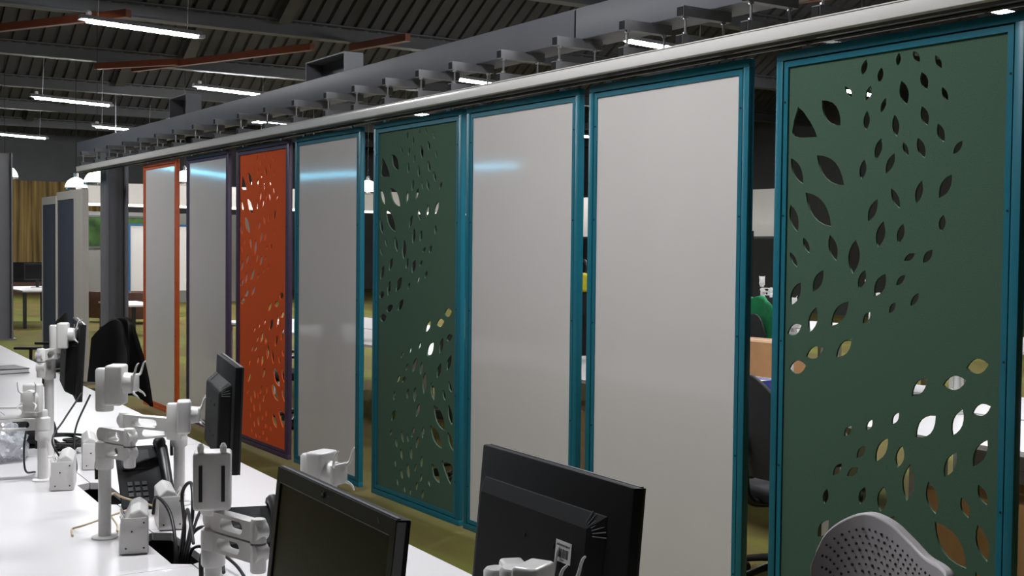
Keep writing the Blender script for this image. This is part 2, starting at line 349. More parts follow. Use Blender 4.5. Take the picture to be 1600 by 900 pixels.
# ================================================================= hanging panels
LEAVES = [tuple(float(v) for v in r.split(',')) for r in (
"0.453,2.322,0.434,2.265,0.028;0.525,2.285,0.515,2.228,0.027;0.603,2.328,0.599,2.279,0.022;0.666,2.325,0.696,2.282,0.024;0.762,2.299,0.79,2.248,0.022;0.704,2.247,0.73,2.182,0.032;0.616,2.226,0.643,2.137,0.04;0.793,2.185,0.819,2.134,0.021;0.476,2.223,0.455,2.169,0.025;0.548,2.172,0.526,2.119,0.022;0.351,2.233,0.386,2.188,0.021;0.236,2.191,0.333,2.088,0.068;0.461,2.132,0.458,2.059,0.031;0.589,2.107,0.601,2.026,0.032;0.709,2.126,0.736,2.056,0.033;0.779,2.06,0.806,1.993,0.03;0.529,2.026,0.506,1.948,0.033;0.629,2.005,0.655,1.953,0.021;0.694,2.016,0.726,1.943,0.033;0.883,1.993,0.846,1.95,0.025;0.593,1.968,0.555,1.896,0.032;0.453,1.953,0.44,1.878,0.033;0.078,1.978,0.146,1.873,0.046;0.215,1.981,0.356,1.86,0.075;0.842,1.88,0.791,1.8,0.041;0.716,1.864,0.694,1.783,0.032;0.58,1.841,0.622,1.767,0.029;0.518,1.804,0.476,1.722,0.036;0.16,1.839,0.295,1.705,0.075;0.08,1.793,0.12,1.685,0.045;0.811,1.742,0.802,1.683,0.029;0.548,1.722,0.524,1.626,0.042;0.638,1.712,0.617,1.641,0.033;0.151,1.663,0.186,1.602,0.027;0.289,1.673,0.325,1.573,0.043;0.418,1.655,0.406,1.526,0.057;0.081,1.605,0.123,1.546,0.025;0.645,1.579,0.693,1.606,0.024;0.768,1.62,0.729,1.573,0.029;0.467,1.542,0.438,1.47,0.035;0.563,1.53,0.514,1.446,0.047;0.652,1.529,0.612,1.49,0.023;0.26,1.538,0.208,1.452,0.043;0.142,1.487,0.091,1.394,0.047;0.714,1.466,0.678,1.418,0.023;0.611,1.428,0.583,1.388,0.023;0.39,1.422,0.304,1.325,0.053;0.495,1.389,0.461,1.343,0.026;0.228,1.393,0.194,1.293,0.045;0.151,1.318,0.075,1.28,0.042;0.409,1.281,0.333,1.207,0.045;0.268,1.236,0.178,1.197,0.046;0.18,1.162,0.087,1.141,0.053;1.007,1.237,0.919,1.217,0.052;0.92,1.174,0.824,1.149,0.049;0.758,1.168,0.691,1.096,0.041;1.019,1.097,0.946,1.065,0.039;0.908,1.076,0.868,0.978,0.043;0.797,1.038,0.713,0.952,0.061;0.637,1.031,0.605,0.985,0.025;0.515,0.99,0.487,0.947,0.024;0.416,0.954,0.38,0.911,0.026;0.484,0.887,0.444,0.838,0.028;0.589,0.933,0.533,0.837,0.042;0.655,0.914,0.635,0.83,0.038;0.371,0.805,0.328,0.753,0.027;0.452,0.802,0.399,0.761,0.029;0.888,0.925,0.838,0.83,0.043;1.009,0.983,0.955,0.885,0.044;0.692,0.852,0.68,0.717,0.055;0.301,0.697,0.286,0.634,0.028;0.487,0.735,0.463,0.665,0.034;0.575,0.752,0.561,0.656,0.045;0.772,0.803,0.806,0.692,0.05;0.91,0.771,0.942,0.705,0.034;0.977,0.826,1.013,0.762,0.033;0.313,0.577,0.257,0.502,0.043;0.627,0.654,0.584,0.567,0.039;0.803,0.666,0.937,0.53,0.086;0.978,0.69,1.019,0.57,0.049;0.666,0.078,0.685,0.135,0.028;0.594,0.115,0.604,0.172,0.027;0.516,0.072,0.52,0.121,0.022;0.453,0.075,0.423,0.118,0.024;0.357,0.101,0.329,0.152,0.022;0.415,0.153,0.389,0.218,0.032;0.503,0.174,0.476,0.263,0.04;0.326,0.215,0.3,0.266,0.021;0.643,0.177,0.664,0.231,0.025;0.571,0.228,0.593,0.281,0.022;0.768,0.167,0.733,0.212,0.021;0.883,0.209,0.786,0.312,0.068;0.658,0.268,0.661,0.341,0.031;0.53,0.293,0.518,0.374,0.032;0.41,0.274,0.383,0.344,0.033;0.34,0.34,0.313,0.407,0.03;0.59,0.374,0.613,0.452,0.033;0.49,0.395,0.464,0.447,0.021;0.425,0.384,0.393,0.457,0.033;0.236,0.407,0.273,0.45,0.025;0.526,0.432,0.564,0.504,0.032;0.666,0.447,0.679,0.522,0.033;1.041,0.422,0.973,0.527,0.046;0.904,0.419,0.763,0.54,0.075").split(';')]
TRI = [(0.111, 2.178), (0.141, 2.155), (0.176, 2.115), (0.202, 2.079), (0.215, 2.052), (0.114, 2.056), (0.088, 2.065), (0.082, 2.081), (0.091, 2.128)]
def leaf_outline(u0, v0, u1, v1, wd, n=6):
    a = Vector((u0, v0)); b = Vector((u1, v1)); d = b-a; nrm = Vector((-d.y, d.x)).normalized(); pts = []
    for i in range(n): t = i/n; pts.append(a + d*t + nrm*(wd/2)*math.sin(PI*t)**0.85)
    for i in range(n): t = 1-i/n; pts.append(a + d*t - nrm*(wd/2)*math.sin(PI*t)**0.85 if 0 < t < 1 else a + d*t)
    return [(p.x, p.y) for p in pts]
PW, PH, PZ, PD = 1.1, 2.4, 0.04, 3.5516
def perforated_mesh(W, H, thick):
    cu = bpy.data.curves.new('perforated', 'CURVE'); cu.dimensions = '2D'; cu.fill_mode = 'BOTH'; cu.extrude = thick/2
    def spl(pts):
        s = cu.splines.new('POLY'); s.points.add(len(pts)-1); s.use_cyclic_u = True
        for p, q in zip(s.points, pts): p.co = (q[0], q[1], 0, 1)
    spl([(0.05, 0.05), (W-0.05, 0.05), (W-0.05, H-0.05), (0.05, H-0.05)])
    k = W/1.119
    for l in LEAVES: spl([(a*k, b) for a, b in leaf_outline(*l)])
    spl([(a*k, b) for a, b in TRI]); spl([(W-a*k, H-b) for a, b in TRI])
    ob = bpy.data.objects.new('tmp', cu); COL.objects.link(ob)
    me = bpy.data.meshes.new_from_object(ob.evaluated_get(bpy.context.evaluated_depsgraph_get()))
    bpy.data.objects.remove(ob); bpy.data.curves.remove(cu)
    me.transform(Matrix(((1, 0, 0, 0), (0, 0, 1, 0), (0, 1, 0, 0), (0, 0, 0, 1))))   # (u, v, d) -> (x, z -> depth y, v -> z)
    return me
def panel(x0, x1, fm, board, lab, cat, perforated=False, grp=None):
    W, H = x1-x0, PH
    t = thing('perforated_panel' if perforated else 'whiteboard_panel', lab, cat, (x0, PD, PZ), 0, grp)
    e, g, b = 0.034, 0.006, 0.022        # outer member, groove, inner bead
    T = 0.034
    part('frame_rail', fm, t, (0, W, 0, T, H-e, H), bev=0.002); part('frame_rail', fm, t, (0, W, 0, T, 0, e), bev=0.002)
    part('frame_stile', fm, t, (0, e, 0, T, e, H-e), bev=0.002); part('frame_stile', fm, t, (W-e, W, 0, T, e, H-e), bev=0.002)
    i0, i1 = e, e+g
    part('groove', M_GAP, t, (i0, W-i0, 0.012, T-0.004, H-i1, H-i0), (i0, W-i0, 0.012, T-0.004, i0, i1), (i0, i1, 0.012, T-0.004, i1, H-i1), (W-i1, W-i0, 0.012, T-0.004, i1, H-i1))
    j0, j1 = e+g, e+g+b
    part('bead', fm, t, (j0, W-j0, 0.003, T-0.006, H-j1, H-j0)); part('bead', fm, t, (j0, W-j0, 0.003, T-0.006, j0, j1))
    part('bead', fm, t, (j0, j1, 0.003, T-0.006, j1, H-j1)); part('bead', fm, t, (W-j1, W-j0, 0.003, T-0.006, j1, H-j1))
    if perforated:
        me = perforated_mesh(W, H, 0.008); me.materials.append(board)
        o = bpy.data.objects.new('perforated_board', me); COL.objects.link(o); o.parent = t; o.location = (0, 0.015, 0)
    else:
        part('board', board, t, (j1-0.004, W-j1+0.004, 0.009, 0.022, j1-0.004, H-j1+0.004))
    for zz in (0.25, 0.75, 1.25, 1.75, 2.2):
        for xx in (j0+0.008, W-j0-0.008):
            bm = bmesh.new(); cyl(bm, (xx, 0.0035, zz), (xx, 0.001, zz), 0.004, n=8); link('screw', bm, M_GAP, t)
    for xx in (0.14*W, 0.86*W):
        hb = part('hanger_bracket', M_ZINC, t, (xx-0.022, xx+0.022, 0.002, 0.026, H, H+0.012))
        bm = bmesh.new(); cyl(bm, (xx, 0.014, H+0.01), (xx, 0.014, H+0.0175), 0.006, n=8); link('bolt', bm, M_ZINC, hb)
        bm = bmesh.new(); cyl(bm, (xx+0.03, -0.006, H+0.004), (xx+0.03, 0.004, H+0.004), 0.007, n=6); link('nut', bm, M_ZINC, hb)
    return t
WB = 'whiteboard panel'
panel(-12.235, -11.181, M_ORANGEF, M_WHITEBOARD, 'tall hanging whiteboard in an orange frame', WB)
panel(-10.889, -9.807, M_PURPLE, M_WHITEBOARD, 'tall hanging whiteboard in a purple frame', WB)
panel(-9.619, -8.52, M_PURPLE, M_ORANGEFELT, 'tall hanging orange panel pierced with leaf-shaped holes in a purple frame', 'screen panel', True)
panel(-8.402, -7.306, M_TEAL, M_WHITEBOARD, 'teal-framed hanging whiteboard between the orange and a green leaf panel', WB)
panel(-7.116, -5.999, M_TEAL, M_GREENFELT, 'green felt leaf-pierced hanging panel with a teal-framed whiteboard on both sides', 'screen panel', True)
panel(-5.944, -4.863, M_TEAL, M_WHITEBOARD, 'teal-framed hanging whiteboard between a green leaf panel and the large whiteboard', WB)
panel(-4.784, -3.685, M_TEAL, M_WHITEBOARD, 'large teal-framed hanging whiteboard beside the green leaf panel behind the grey perforated chair', WB)
panel(-3.53, -2.425, M_TEAL, M_GREENFELT, 'green felt leaf-pierced hanging panel behind the grey perforated chair', 'screen panel', True)
# ================================================================= the desk bench
TH = math.atan(-0.0373); EX = Vector((math.cos(TH), math.sin(TH), 0)); EY = Vector((-math.sin(TH), math.cos(TH), 0)); BO = Vector((-3.84, 1.0, 0))
def bl(s, t, z=0.0): return BO + EX*s + EY*t + Vector((0, 0, z))
DZ = 0.73
M_TRAY = mat('cable_tray_black', (24, 24, 26), 0.7)
M_LEG = mat('desk_leg_white', (206, 204, 204), 0.4, var=0.02)
def desk(org, rot, s0, s1, t0, t1, notches, edge, lab, grp):
    """one desk: top with cable notches along one edge ('hi' or 'lo' in t), end legs, modesty rail"""
    t = thing('desk', lab, 'desk', org, rot, grp)
    pts = [(s0, t0)]; cut = [(max(a, s0+0.02), min(b, s1-0.02)) for a, b in notches if min(b, s1-0.02)-max(a, s0+0.02) > 0.08]; cut.sort(); d = 0.05
    if edge == 'lo':
        for a, b in cut: pts += [(a, t0), (a+0.03, t0+d), (b-0.03, t0+d), (b, t0)]
    pts += [(s1, t0), (s1, t1)]
    if edge == 'hi':
        for a, b in reversed(cut): pts += [(b, t1), (b-0.03, t1-d), (a+0.03, t1-d), (a, t1)]
    pts += [(s0, t1)]
    bm = bmesh.new(); prism(bm, pts, lambda a, b, z: (a, b, z), DZ-0.025, DZ)
    link('desk_top', bm, M_DESK, t)
    for s in (s0+0.06, s1-0.06):
        for tt in (t0+0.1, t1-0.1): part('leg', M_LEG, t, (s-0.025, s+0.025, tt-0.025, tt+0.025, 0, DZ-0.07))
        part('cross_rail', M_LEG, t, (s-0.02, s+0.02, t0+0.07, t1-0.07, DZ-0.07, DZ-0.025))
    return t
NOTCH = [(-0.95, -0.5), (-0.02, 0.42), (1.3, 1.75), (-2.6, -2.2), (-4.2, -3.8)]
for k in range(-5, 3):
    s0 = -1.16+1.6*k
    desk(BO, TH, s0+0.001, s0+1.599, -0.5, 0.147, NOTCH, 'hi', 'white desk on the side of the bench away from the hanging panels', 'desks of the white bench, aisle side')
for k in range(-5, 3):
    s0 = -1.66+1.6*k
    desk(BO, TH, s0+0.001, s0+1.599, 0.151, 0.8, NOTCH, 'lo', 'white desk on the side of the bench that faces the hanging panels', 'desks of the white bench, panel side')
t = thing('cable_tray', 'black cable tray slung under the middle of the white bench', 'cable tray', BO, TH)
part('tray_floor', M_TRAY, t, (-8, 2.9, 0.095, 0.205, 0.58, 0.585)); part('tray_side', M_TRAY, t, (-8, 2.9, 0.085, 0.095, 0.58, 0.7)); part('tray_side', M_TRAY, t, (-8, 2.9, 0.205, 0.215, 0.58, 0.7))

# ---------------------------------------------------------------- power boxes
M_SOCK = mat('socket_dark', (60, 60, 62), 0.5)
def power_box(s, tt, L, face, yaw, lab):
    """wedge shaped socket box standing on the bench; face = -1 slopes towards the aisle, +1 towards the panels"""
    t = thing('power_box', lab, 'socket box', bl(s, tt, DZ), TH+math.radians(yaw), 'socket boxes on the bench')
    prof = [(0.04, 0.0), (0.04, 0.115), (0.015, 0.135), (-0.012, 0.125), (-0.045, 0.05), (-0.045, 0.0)]
    bm = bmesh.new(); prism(bm, [(a*(-face), b) for a, b in prof], lambda a, b, d: (d, a, b), -L/2, L/2)
    body = link('body', bm, M_WHITEP, t)
    md = body.modifiers.new('bevel', 'BEVEL'); md.width = 0.006; md.segments = 2
    # end plate with screws, facing along the bench
    part('end_plate', M_WHITEP, t, (L/2, L/2+0.004, -0.04, 0.036, 0.004, 0.11), bev=0.0015)
    for a, b in ((-0.025, 0.02), (0.026, 0.02), (0.026, 0.095), (-0.008, 0.07)):
        bm = bmesh.new(); cyl(bm, (L/2+0.003, a, b), (L/2+0.0055, a, b), 0.003, n=8); link('screw', bm, M_SOCK, t)
    # sockets on the sloping face: plate and three slots
    sl = math.atan2(0.075, 0.033)
    for c in (-L/4, L/4):
        R = Matrix.Translation((c, face*0.0305, 0.0845)) @ Matrix.Rotation(-(PI/2-sl)*1.0*face, 4, 'X')
        bm = bmesh.new(); box(bm, -0.028, 0.028, -0.0015, 0.0015, -0.03, 0.03, M=R); sk = link('socket', bm, M_WHITEP, t)
        for dx, dz, a, b in ((0, 0.012, 0.002, 0.005), (-0.01, -0.008, 0.004, 0.002), (0.01, -0.008, 0.004, 0.002)):
            bm = bmesh.new(); box(bm, dx-a, dx+a, -0.0035, 0.0035, dz-b, dz+b, M=R); link('slot', bm, M_SOCK, sk)
    return t
power_box(0.135, 0.055, 0.2, -1, -14, 'white socket box on the bench beside the black cables, sloping towards the aisle')
power_box(-0.11, 0.225, 0.18, 1, -10, 'white socket box behind the black cables, next to the leaning desk phone')
power_box(-0.93, 0.05, 0.2, -1, -14, 'white socket box beside the monitor arm pole near the plastic bag')
power_box(-1.32, 0.235, 0.22, 1, -10, 'white socket box on the panel side of the bench, behind another one near the bag')

# ---------------------------------------------------------------- monitor arms
M_RING = mat('arm_ring_grey', (96, 96, 98), 0.5)
def slot_bar(bm, L, hgt, thick, M, a0=0.22, a1=0.72, sh=0.32, n=10):
    def stad(x0, x1, r, c=0):
        o = []
        for i in range(n+1): a = -PI/2+PI*i/n; o.append((x1-r+r*math.cos(a), r*math.sin(a)))
        for i in range(n+1): a = PI/2+PI*i/n; o.append((x0+r+r*math.cos(a), r*math.sin(a)))
        return o
    out = stad(-0.02, L+0.02, hgt/2); inn = stad(L*a0, L*a1, hgt*sh); m = len(out); V = []
    for y in (-thick/2, thick/2):
        V.append([bm.verts.new(M @ Vector((p[0], y, p[1]))) for p in out]); V.append([bm.verts.new(M @ Vector((p[0], y, p[1]))) for p in inn])
    for i in range(m):
        j = (i+1) % m
        bm.faces.new((V[0][i], V[0][j], V[1][j], V[1][i])); bm.faces.new((V[2][i], V[3][i], V[3][j], V[2][j]))
        bm.faces.new((V[0][i], V[2][i], V[2][j], V[0][j])); bm.faces.new((V[1][i], V[1][j], V[3][j], V[3][i]))
def prongs(t, P, ang, big=1.0, k_=0.6):
    """claw bracket at local point P, facing angle ang (local); each prong its own part"""
    d = Vector((math.cos(ang), math.sin(ang), 0)); n = Vector((-d.y, d.x, 0)); z = Vector((0, 0, 1)); P = Vector(P)
    R = Matrix.Translation(P) @ Matrix.Rotation(ang, 4, 'Z')
    bm = bmesh.new(); box(bm, 0.0, 0.008*big, -0.028*big, 0.028*big, -0.024*big, 0.024*big, bev=0.002, M=R); br = auto_smooth(link('bracket', bm, M_WHITEP, t))
    for sy in (-1, 1):
        for sz in (-1, 1):
            a = P + d*0.005 + n*(0.02*sy*big) + z*(0.018*sz*big)
            b = a + d*0.012*k_ + n*(0.02*sy*k_) + z*(0.014*sz*k_)
            c = b + d*0.008 + n*(0.003*sy*k_) + z*((0.046 if sz > 0 else -0.01)*k_)
            e = c + d*0.012*k_ - n*(0.003*sy) + z*(0.016*sz*k_)
            bm = bmesh.new(); tube(bm, [a, b, c, e], lambda q: 0.0042*big*(1-0.6*q), n=7, k=5); auto_smooth(link('prong', bm, M_WHITEP, br), 60)
def arm(lab, s, tt, h, j, hd, zc, face, org=None, rot=None, hook=True, lever=True, head_up=0.0, big=1.0, straps=False, kp=0.6):
    """pole clamped to the desk, two slotted links with an elbow, tilting head. j, hd: elbow and head (local ds, dt); face: local angle of the bracket"""
    o = bl(s, tt, DZ) if org is None else org; rt = TH if rot is None else rot
    t = thing('monitor_mount', lab, 'monitor mount', o, rt, 'white monitor arms')
    bm = bmesh.new(); lathe(bm, [(0.040, 0.0), (0.040, 0.005), (0.034, 0.009)], 24); auto_smooth(link('base_flange', bm, M_WHITEP, t))
    bm = bmesh.new(); cyl(bm, (0, 0, 0.006), (0, 0, h), 0.0195, n=24); auto_smooth(link('pole', bm, M_WHITEP, t))
    bm = bmesh.new(); lathe(bm, [(0.0195, h), (0.018, h+0.006), (0.006, h+0.008)], 20); auto_smooth(link('pole_cap', bm, M_WHITEP, t))
    bm = bmesh.new(); lathe(bm, [(0.026, zc-0.062), (0.028, zc-0.058), (0.028, zc-0.026), (0.026, zc-0.022)], 24); col = auto_smooth(link('collar', bm, M_WHITEP, t))
    if lever:
        bm = bmesh.new(); tube(bm, [(-0.026, -0.012, zc-0.04), (-0.04, -0.016, zc-0.05), (-0.04, -0.016, zc-0.1)], 0.006, n=8); auto_smooth(link('lever', bm, M_BLACK, col), 60)
    J = Vector((j[0], j[1], 0)); Hd = Vector((hd[0], hd[1], 0))
    L1 = J.length; a1 = math.atan2(J.y, J.x)
    bm = bmesh.new(); slot_bar(bm, L1, 0.044, 0.034, Matrix.Rotation(a1, 4, 'Z') @ Matrix.Translation((0, 0, zc))); auto_smooth(link('lower_link', bm, M_WHITEP, t))
    bm = bmesh.new(); lathe(bm, [(0.028, zc-0.022), (0.029, zc), (0.028, zc+0.024), (0.02, zc+0.03)], 24); auto_smooth(link('hub', bm, M_WHITEP, t))
    E_ = Matrix.Translation(J)
    bm = bmesh.new(); lathe(bm, [(0.016, zc-0.045), (0.018, zc-0.042), (0.018, zc+0.07), (0.015, zc+0.076)], 20, E_); el = auto_smooth(link('elbow', bm, M_WHITEP, t))
    bm = bmesh.new(); lathe(bm, [(0.0184, zc+0.018), (0.0184, zc+0.023)], 20, E_); link('ring', bm, M_RING, el)
    D2 = Hd-J; a2 = math.atan2(D2.y, D2.x)
    bm = bmesh.new(); slot_bar(bm, D2.length, 0.044, 0.032, Matrix.Translation(J) @ Matrix.Rotation(a2, 4, 'Z') @ Matrix.Translation((0, 0, zc+0.048))); auto_smooth(link('upper_link', bm, M_WHITEP, t))
    zh = zc+0.03+head_up; d = Vector((math.cos(face), math.sin(face), 0))
    RH = Matrix.Translation(Hd) @ Matrix.Rotation(face, 4, 'Z')
    bm = bmesh.new(); lathe(bm, [(0.022*big, zh-0.03), (0.024*big, zh-0.026), (0.024*big, zh+0.085*big), (0.02*big, zh+0.09*big)], 20, Matrix.Translation(Hd)); auto_smooth(link('head_post', bm, M_WHITEP, t))
    bm = bmesh.new(); box(bm, 0.01, 0.055*big, -0.034*big, 0.034*big, zh-0.01, zh+0.1*big, bev=0.008, M=RH, seg=3); hb = auto_smooth(link('head_block', bm, M_WHITEP, t))
    if straps:
        for sy in (-1, 1):
            bm = bmesh.new(); box(bm, 0.0545*big, 0.058*big, sy*0.02*big-0.004, sy*0.02*big+0.004, zh+0.012, zh+0.075*big, M=RH); link('strap', bm, M_BLACK, hb)
    c0 = Hd + d*0.05*big + Vector((0, 0, zh+0.05*big)); c1 = Hd + d*0.078*big + Vector((0, 0, zh+0.05*big))
    if straps:
        for sy in (-1, 1):
            bm = bmesh.new(); q = RH @ Vector((0.05*big, sy*0.02*big, zh+0.1*big)); lathe(bm, [(0.007, 0.0), (0.008, 0.012), (0.004, 0.02)], 10, Matrix.Translation(q)); link('clip', bm, M_WHITEP, hb)
    else:
        bm = bmesh.new(); cyl(bm, c0, c1, 0.03*big, 0.027*big, n=24); auto_smooth(link('tilt_joint', bm, M_WHITEP, t))
    if hook: prongs(t, c1, face, big, kp)
    return t

# ---------------------------------------------------------------- monitors
M_BEZEL = mat('monitor_bezel', (30, 30, 32), 0.35, var=0.08)
M_BACK = mat('monitor_back', (16, 16, 18), 0.6, spec=0.25, var=0.12, scale=90)
M_EDGE = mat('monitor_edge_grey', (120, 120, 124), 0.35, metal=0.3)
M_LABEL = mat('paper_label', (222, 222, 220), 0.6, var=0.02)
M_INK = mat('ink_black', (30, 30, 30), 0.7)
def monitor(lab, centre_top, rz, tilt, wd=0.54, ht=0.335, front_detail=False, label=False, thick=0.0, vents=(-1, 1)):
    """origin at the middle of the top edge; the screen looks along local -y, the back is at +y"""
    t = thing('monitor', lab, 'monitor', centre_top, 0, None); t.rotation_euler = (tilt, 0, rz)
    a = wd/2
    hs = part('housing', M_BACK, t, (-a, a, 0.0, 0.022, -ht, 0.0), bev=0.004)
    part('bezel', M_BEZEL, t, (-a+0.001, a-0.001, -0.004, 0.001, -0.026, -0.001)); part('bezel', M_BEZEL, t, (-a+0.001, a-0.001, -0.004, 0.001, -ht+0.001, -ht+0.026))
    part('bezel', M_BEZEL, t, (-a+0.001, -a+0.018, -0.004, 0.001, -ht+0.026, -0.026)); part('bezel', M_BEZEL, t, (a-0.018, a-0.001, -0.004, 0.001, -ht+0.026, -0.026))
    part('screen', M_SCREEN, t, (-a+0.018, a-0.018, -0.0015, 0.001, -ht+0.026, -0.026))
    part('edge_trim', M_EDGE, t, (-a+0.004, a-0.004, -0.001, 0.006, -0.001, 0.0012)); part('edge_trim', M_EDGE, t, (a-0.001, a+0.0012, -0.003, 0.012, -ht+0.004, -0.004))
    bm = bmesh.new()   # raised middle of the back, sloping sides
    b0 = [(-a*0.76, -ht*0.17), (a*0.94, -ht*0.17), (a*0.94, -ht*0.95), (-a*0.76, -ht*0.95)]; b1 = [(-a*0.58, -ht*0.27), (a*0.9, -ht*0.27), (a*0.9, -ht*0.9), (-a*0.58, -ht*0.9)]
    A = [bm.verts.new((p, 0.021, q)) for p, q in b0]; B = [bm.verts.new((p, 0.036+thick, q)) for p, q in b1]
    for i in range(4): bm.faces.new((A[i], A[(i+1) % 4], B[(i+1) % 4], B[i]))
    bm.faces.new(B); bm.faces.new(A[::-1])
    bk = link('back_cover', bm, M_BACK, t); md = bk.modifiers.new('bevel', 'BEVEL'); md.width = 0.008; md.segments = 3
    for sx in vents:
        for k in range(7):     # fan of vent slits at the upper corners
            an = math.radians(8+k*12); c = Vector((sx*a*0.54, 0, -ht*0.31))
            p0 = c + Vector((sx*math.cos(an)*0.028, 0.0, math.sin(an)*0.024)); p1 = c + Vector((sx*math.cos(an)*0.055, 0.0, math.sin(an)*0.045))
            bm = bmesh.new(); cyl(bm, p0+Vector((0, 0.0335+thick*0.8, 0)), p1+Vector((0, 0.0235+thick*0.15, 0)), 0.0011, n=5); link('vent_slit', bm, mat('vent_grey', (84, 84, 86), 0.6), bk)
    for sx in (-1, 1):
        for zz in (-ht*0.42, -ht*0.72):
            bm = bmesh.new(); cyl(bm, (sx*0.05, 0.035+thick, zz), (sx*0.05, 0.038+thick, zz), 0.005, n=10); link('mount_hole', bm, M_GAP, bk)
    if label:
        # label lies on the back cover, seen from behind (x runs the other way)
        lx, lz, y = label[0], label[1], 0.0362+thick
        lb = part('label', M_LABEL, bk, (lx-0.025, lx+0.025, y, y+0.0008, lz-0.019, lz+0.019))
        for k in range(12):
            x = lx+0.017-k*0.003; wv = (0.0009, 0.0005, 0.0012, 0.0006)[k % 4]
            part('barcode_bar', M_INK, lb, (x-wv, x+wv, y+0.0008, y+0.0011, lz-0.011, lz+0.005))
        for k in range(10):
            x = lx+0.019-k*0.0042
            part('print_mark', M_INK, lb, (x-0.0013, x+0.0013, y+0.0008, y+0.0011, lz+0.0095, lz+0.013))
        part('print_mark', M_INK, lb, (lx-0.005, lx+0.005, y+0.0008, y+0.0011, lz-0.0155, lz-0.014))
    if front_detail:
        bm = bmesh.new(); cyl(bm, (-0.03, -0.004, -0.0125), (-0.03, -0.006, -0.0125), 0.0065, n=16); cw = link('webcam', bm, M_GAP, t)
        bm = bmesh.new(); cyl(bm, (-0.03, -0.006, -0.0125), (-0.03, -0.0068, -0.0125), 0.003, n=12); link('lens', bm, M_EDGE, cw)
        bm = bmesh.new(); cyl(bm, (-0.008, -0.004, -0.0125), (-0.008, -0.005, -0.0125), 0.0018, n=10); link('indicator', bm, M_EDGE, t)
        bm = bmesh.new(); box(bm, -0.005, 0.005, -0.0052, -0.004, -0.0008, 0.0008, M=Matrix.Translation((0.19, 0, -0.0125)) @ Matrix.Rotation(0.9, 4, 'Y')); link('maker_mark', bm, M_EDGE, t)
        part('bezel_line', M_EDGE, t, (-a+0.02, a-0.02, -0.0048, -0.0038, -0.0275, -0.0265))
    return t
monitor('black monitor with its dark screen and webcam towards the aisle', bl(2.012, -0.08, 1.25), TH, math.radians(-6), wd=0.5, front_detail=True)
monitor('black monitor seen from behind with a white barcode label on its back', bl(1.985, 0.387, 1.25), TH+PI, math.radians(5), wd=0.515, label=(-0.085, -0.145), vents=(-1,))
monitor('small black monitor turned sideways on the bench, in front of the orange panel', bl(0.10, 0.37, 1.285), TH+math.radians(180-11), math.radians(2), wd=0.5, ht=0.325, thick=0.02)
monitor('black monitor with a white badge at the far end of the bench', bl(-1.75, 0.28, 1.305), TH+math.radians(180-8), math.radians(3), wd=0.56, ht=0.33, thick=0.03)
part('badge', M_LABEL, bpy.data.objects['monitor.003'], (0.09, 0.115, 0.0215, 0.0235, -0.035, -0.022))

# arms: (local offsets follow the bench axes)
arm('white monitor arm with an empty claw head, its pole beside the leaning phone', -0.02, 0.0, 0.3, (0.11, 0.05), (0.0, 0.0), 0.28, math.radians(60), head_up=0.12, big=1.15)
arm('white monitor arm holding the sideways monitor in front of the orange panel', -0.4, 0.34, 0.31, (0.04, -0.2), (0.22, -0.08), 0.27, math.radians(72), hook=True)
arm('white monitor arm with two black straps on its empty head, beside the black cables', 1.1, 0.0, 0.3, (0.17, 0.05), (0.0, 0.0), 0.235, math.radians(-20), head_up=0.06, big=1.25, straps=True, hook=False)
arm('white monitor arm reaching towards the aisle beside the plastic bag', -1.08, 0.0, 0.27, (-0.06, -0.2), (-0.02, -0.02), 0.22, math.radians(-30), head_up=0.03)
arm('white monitor arm holding the black monitor at the far end of the bench', -1.62, 0.12, 0.43, (0.1, -0.05), (0.03, 0.02), 0.4, math.radians(70), head_up=0.05)
arm('white monitor arm with an empty upturned claw, standing behind the webcam monitor', 0.95, 0.3, 0.24, (0.14, -0.06), (0.0, 0.0), 0.21, math.radians(30), head_up=0.05, big=1.1)
arm('white monitor arm carrying the monitor with the barcode label', 2.07, 0.1, 0.28, (-0.02, 0.08), (-0.085, 0.15), 0.222, math.radians(72), hook=True, head_up=0.0, big=1.0, kp=0.95)
arm('white monitor arm with an empty claw between the two big monitors', 2.16, 0.06, 0.35, (0.1, 0.06), (0.12, 0.05), 0.31, math.radians(30), head_up=0.0)
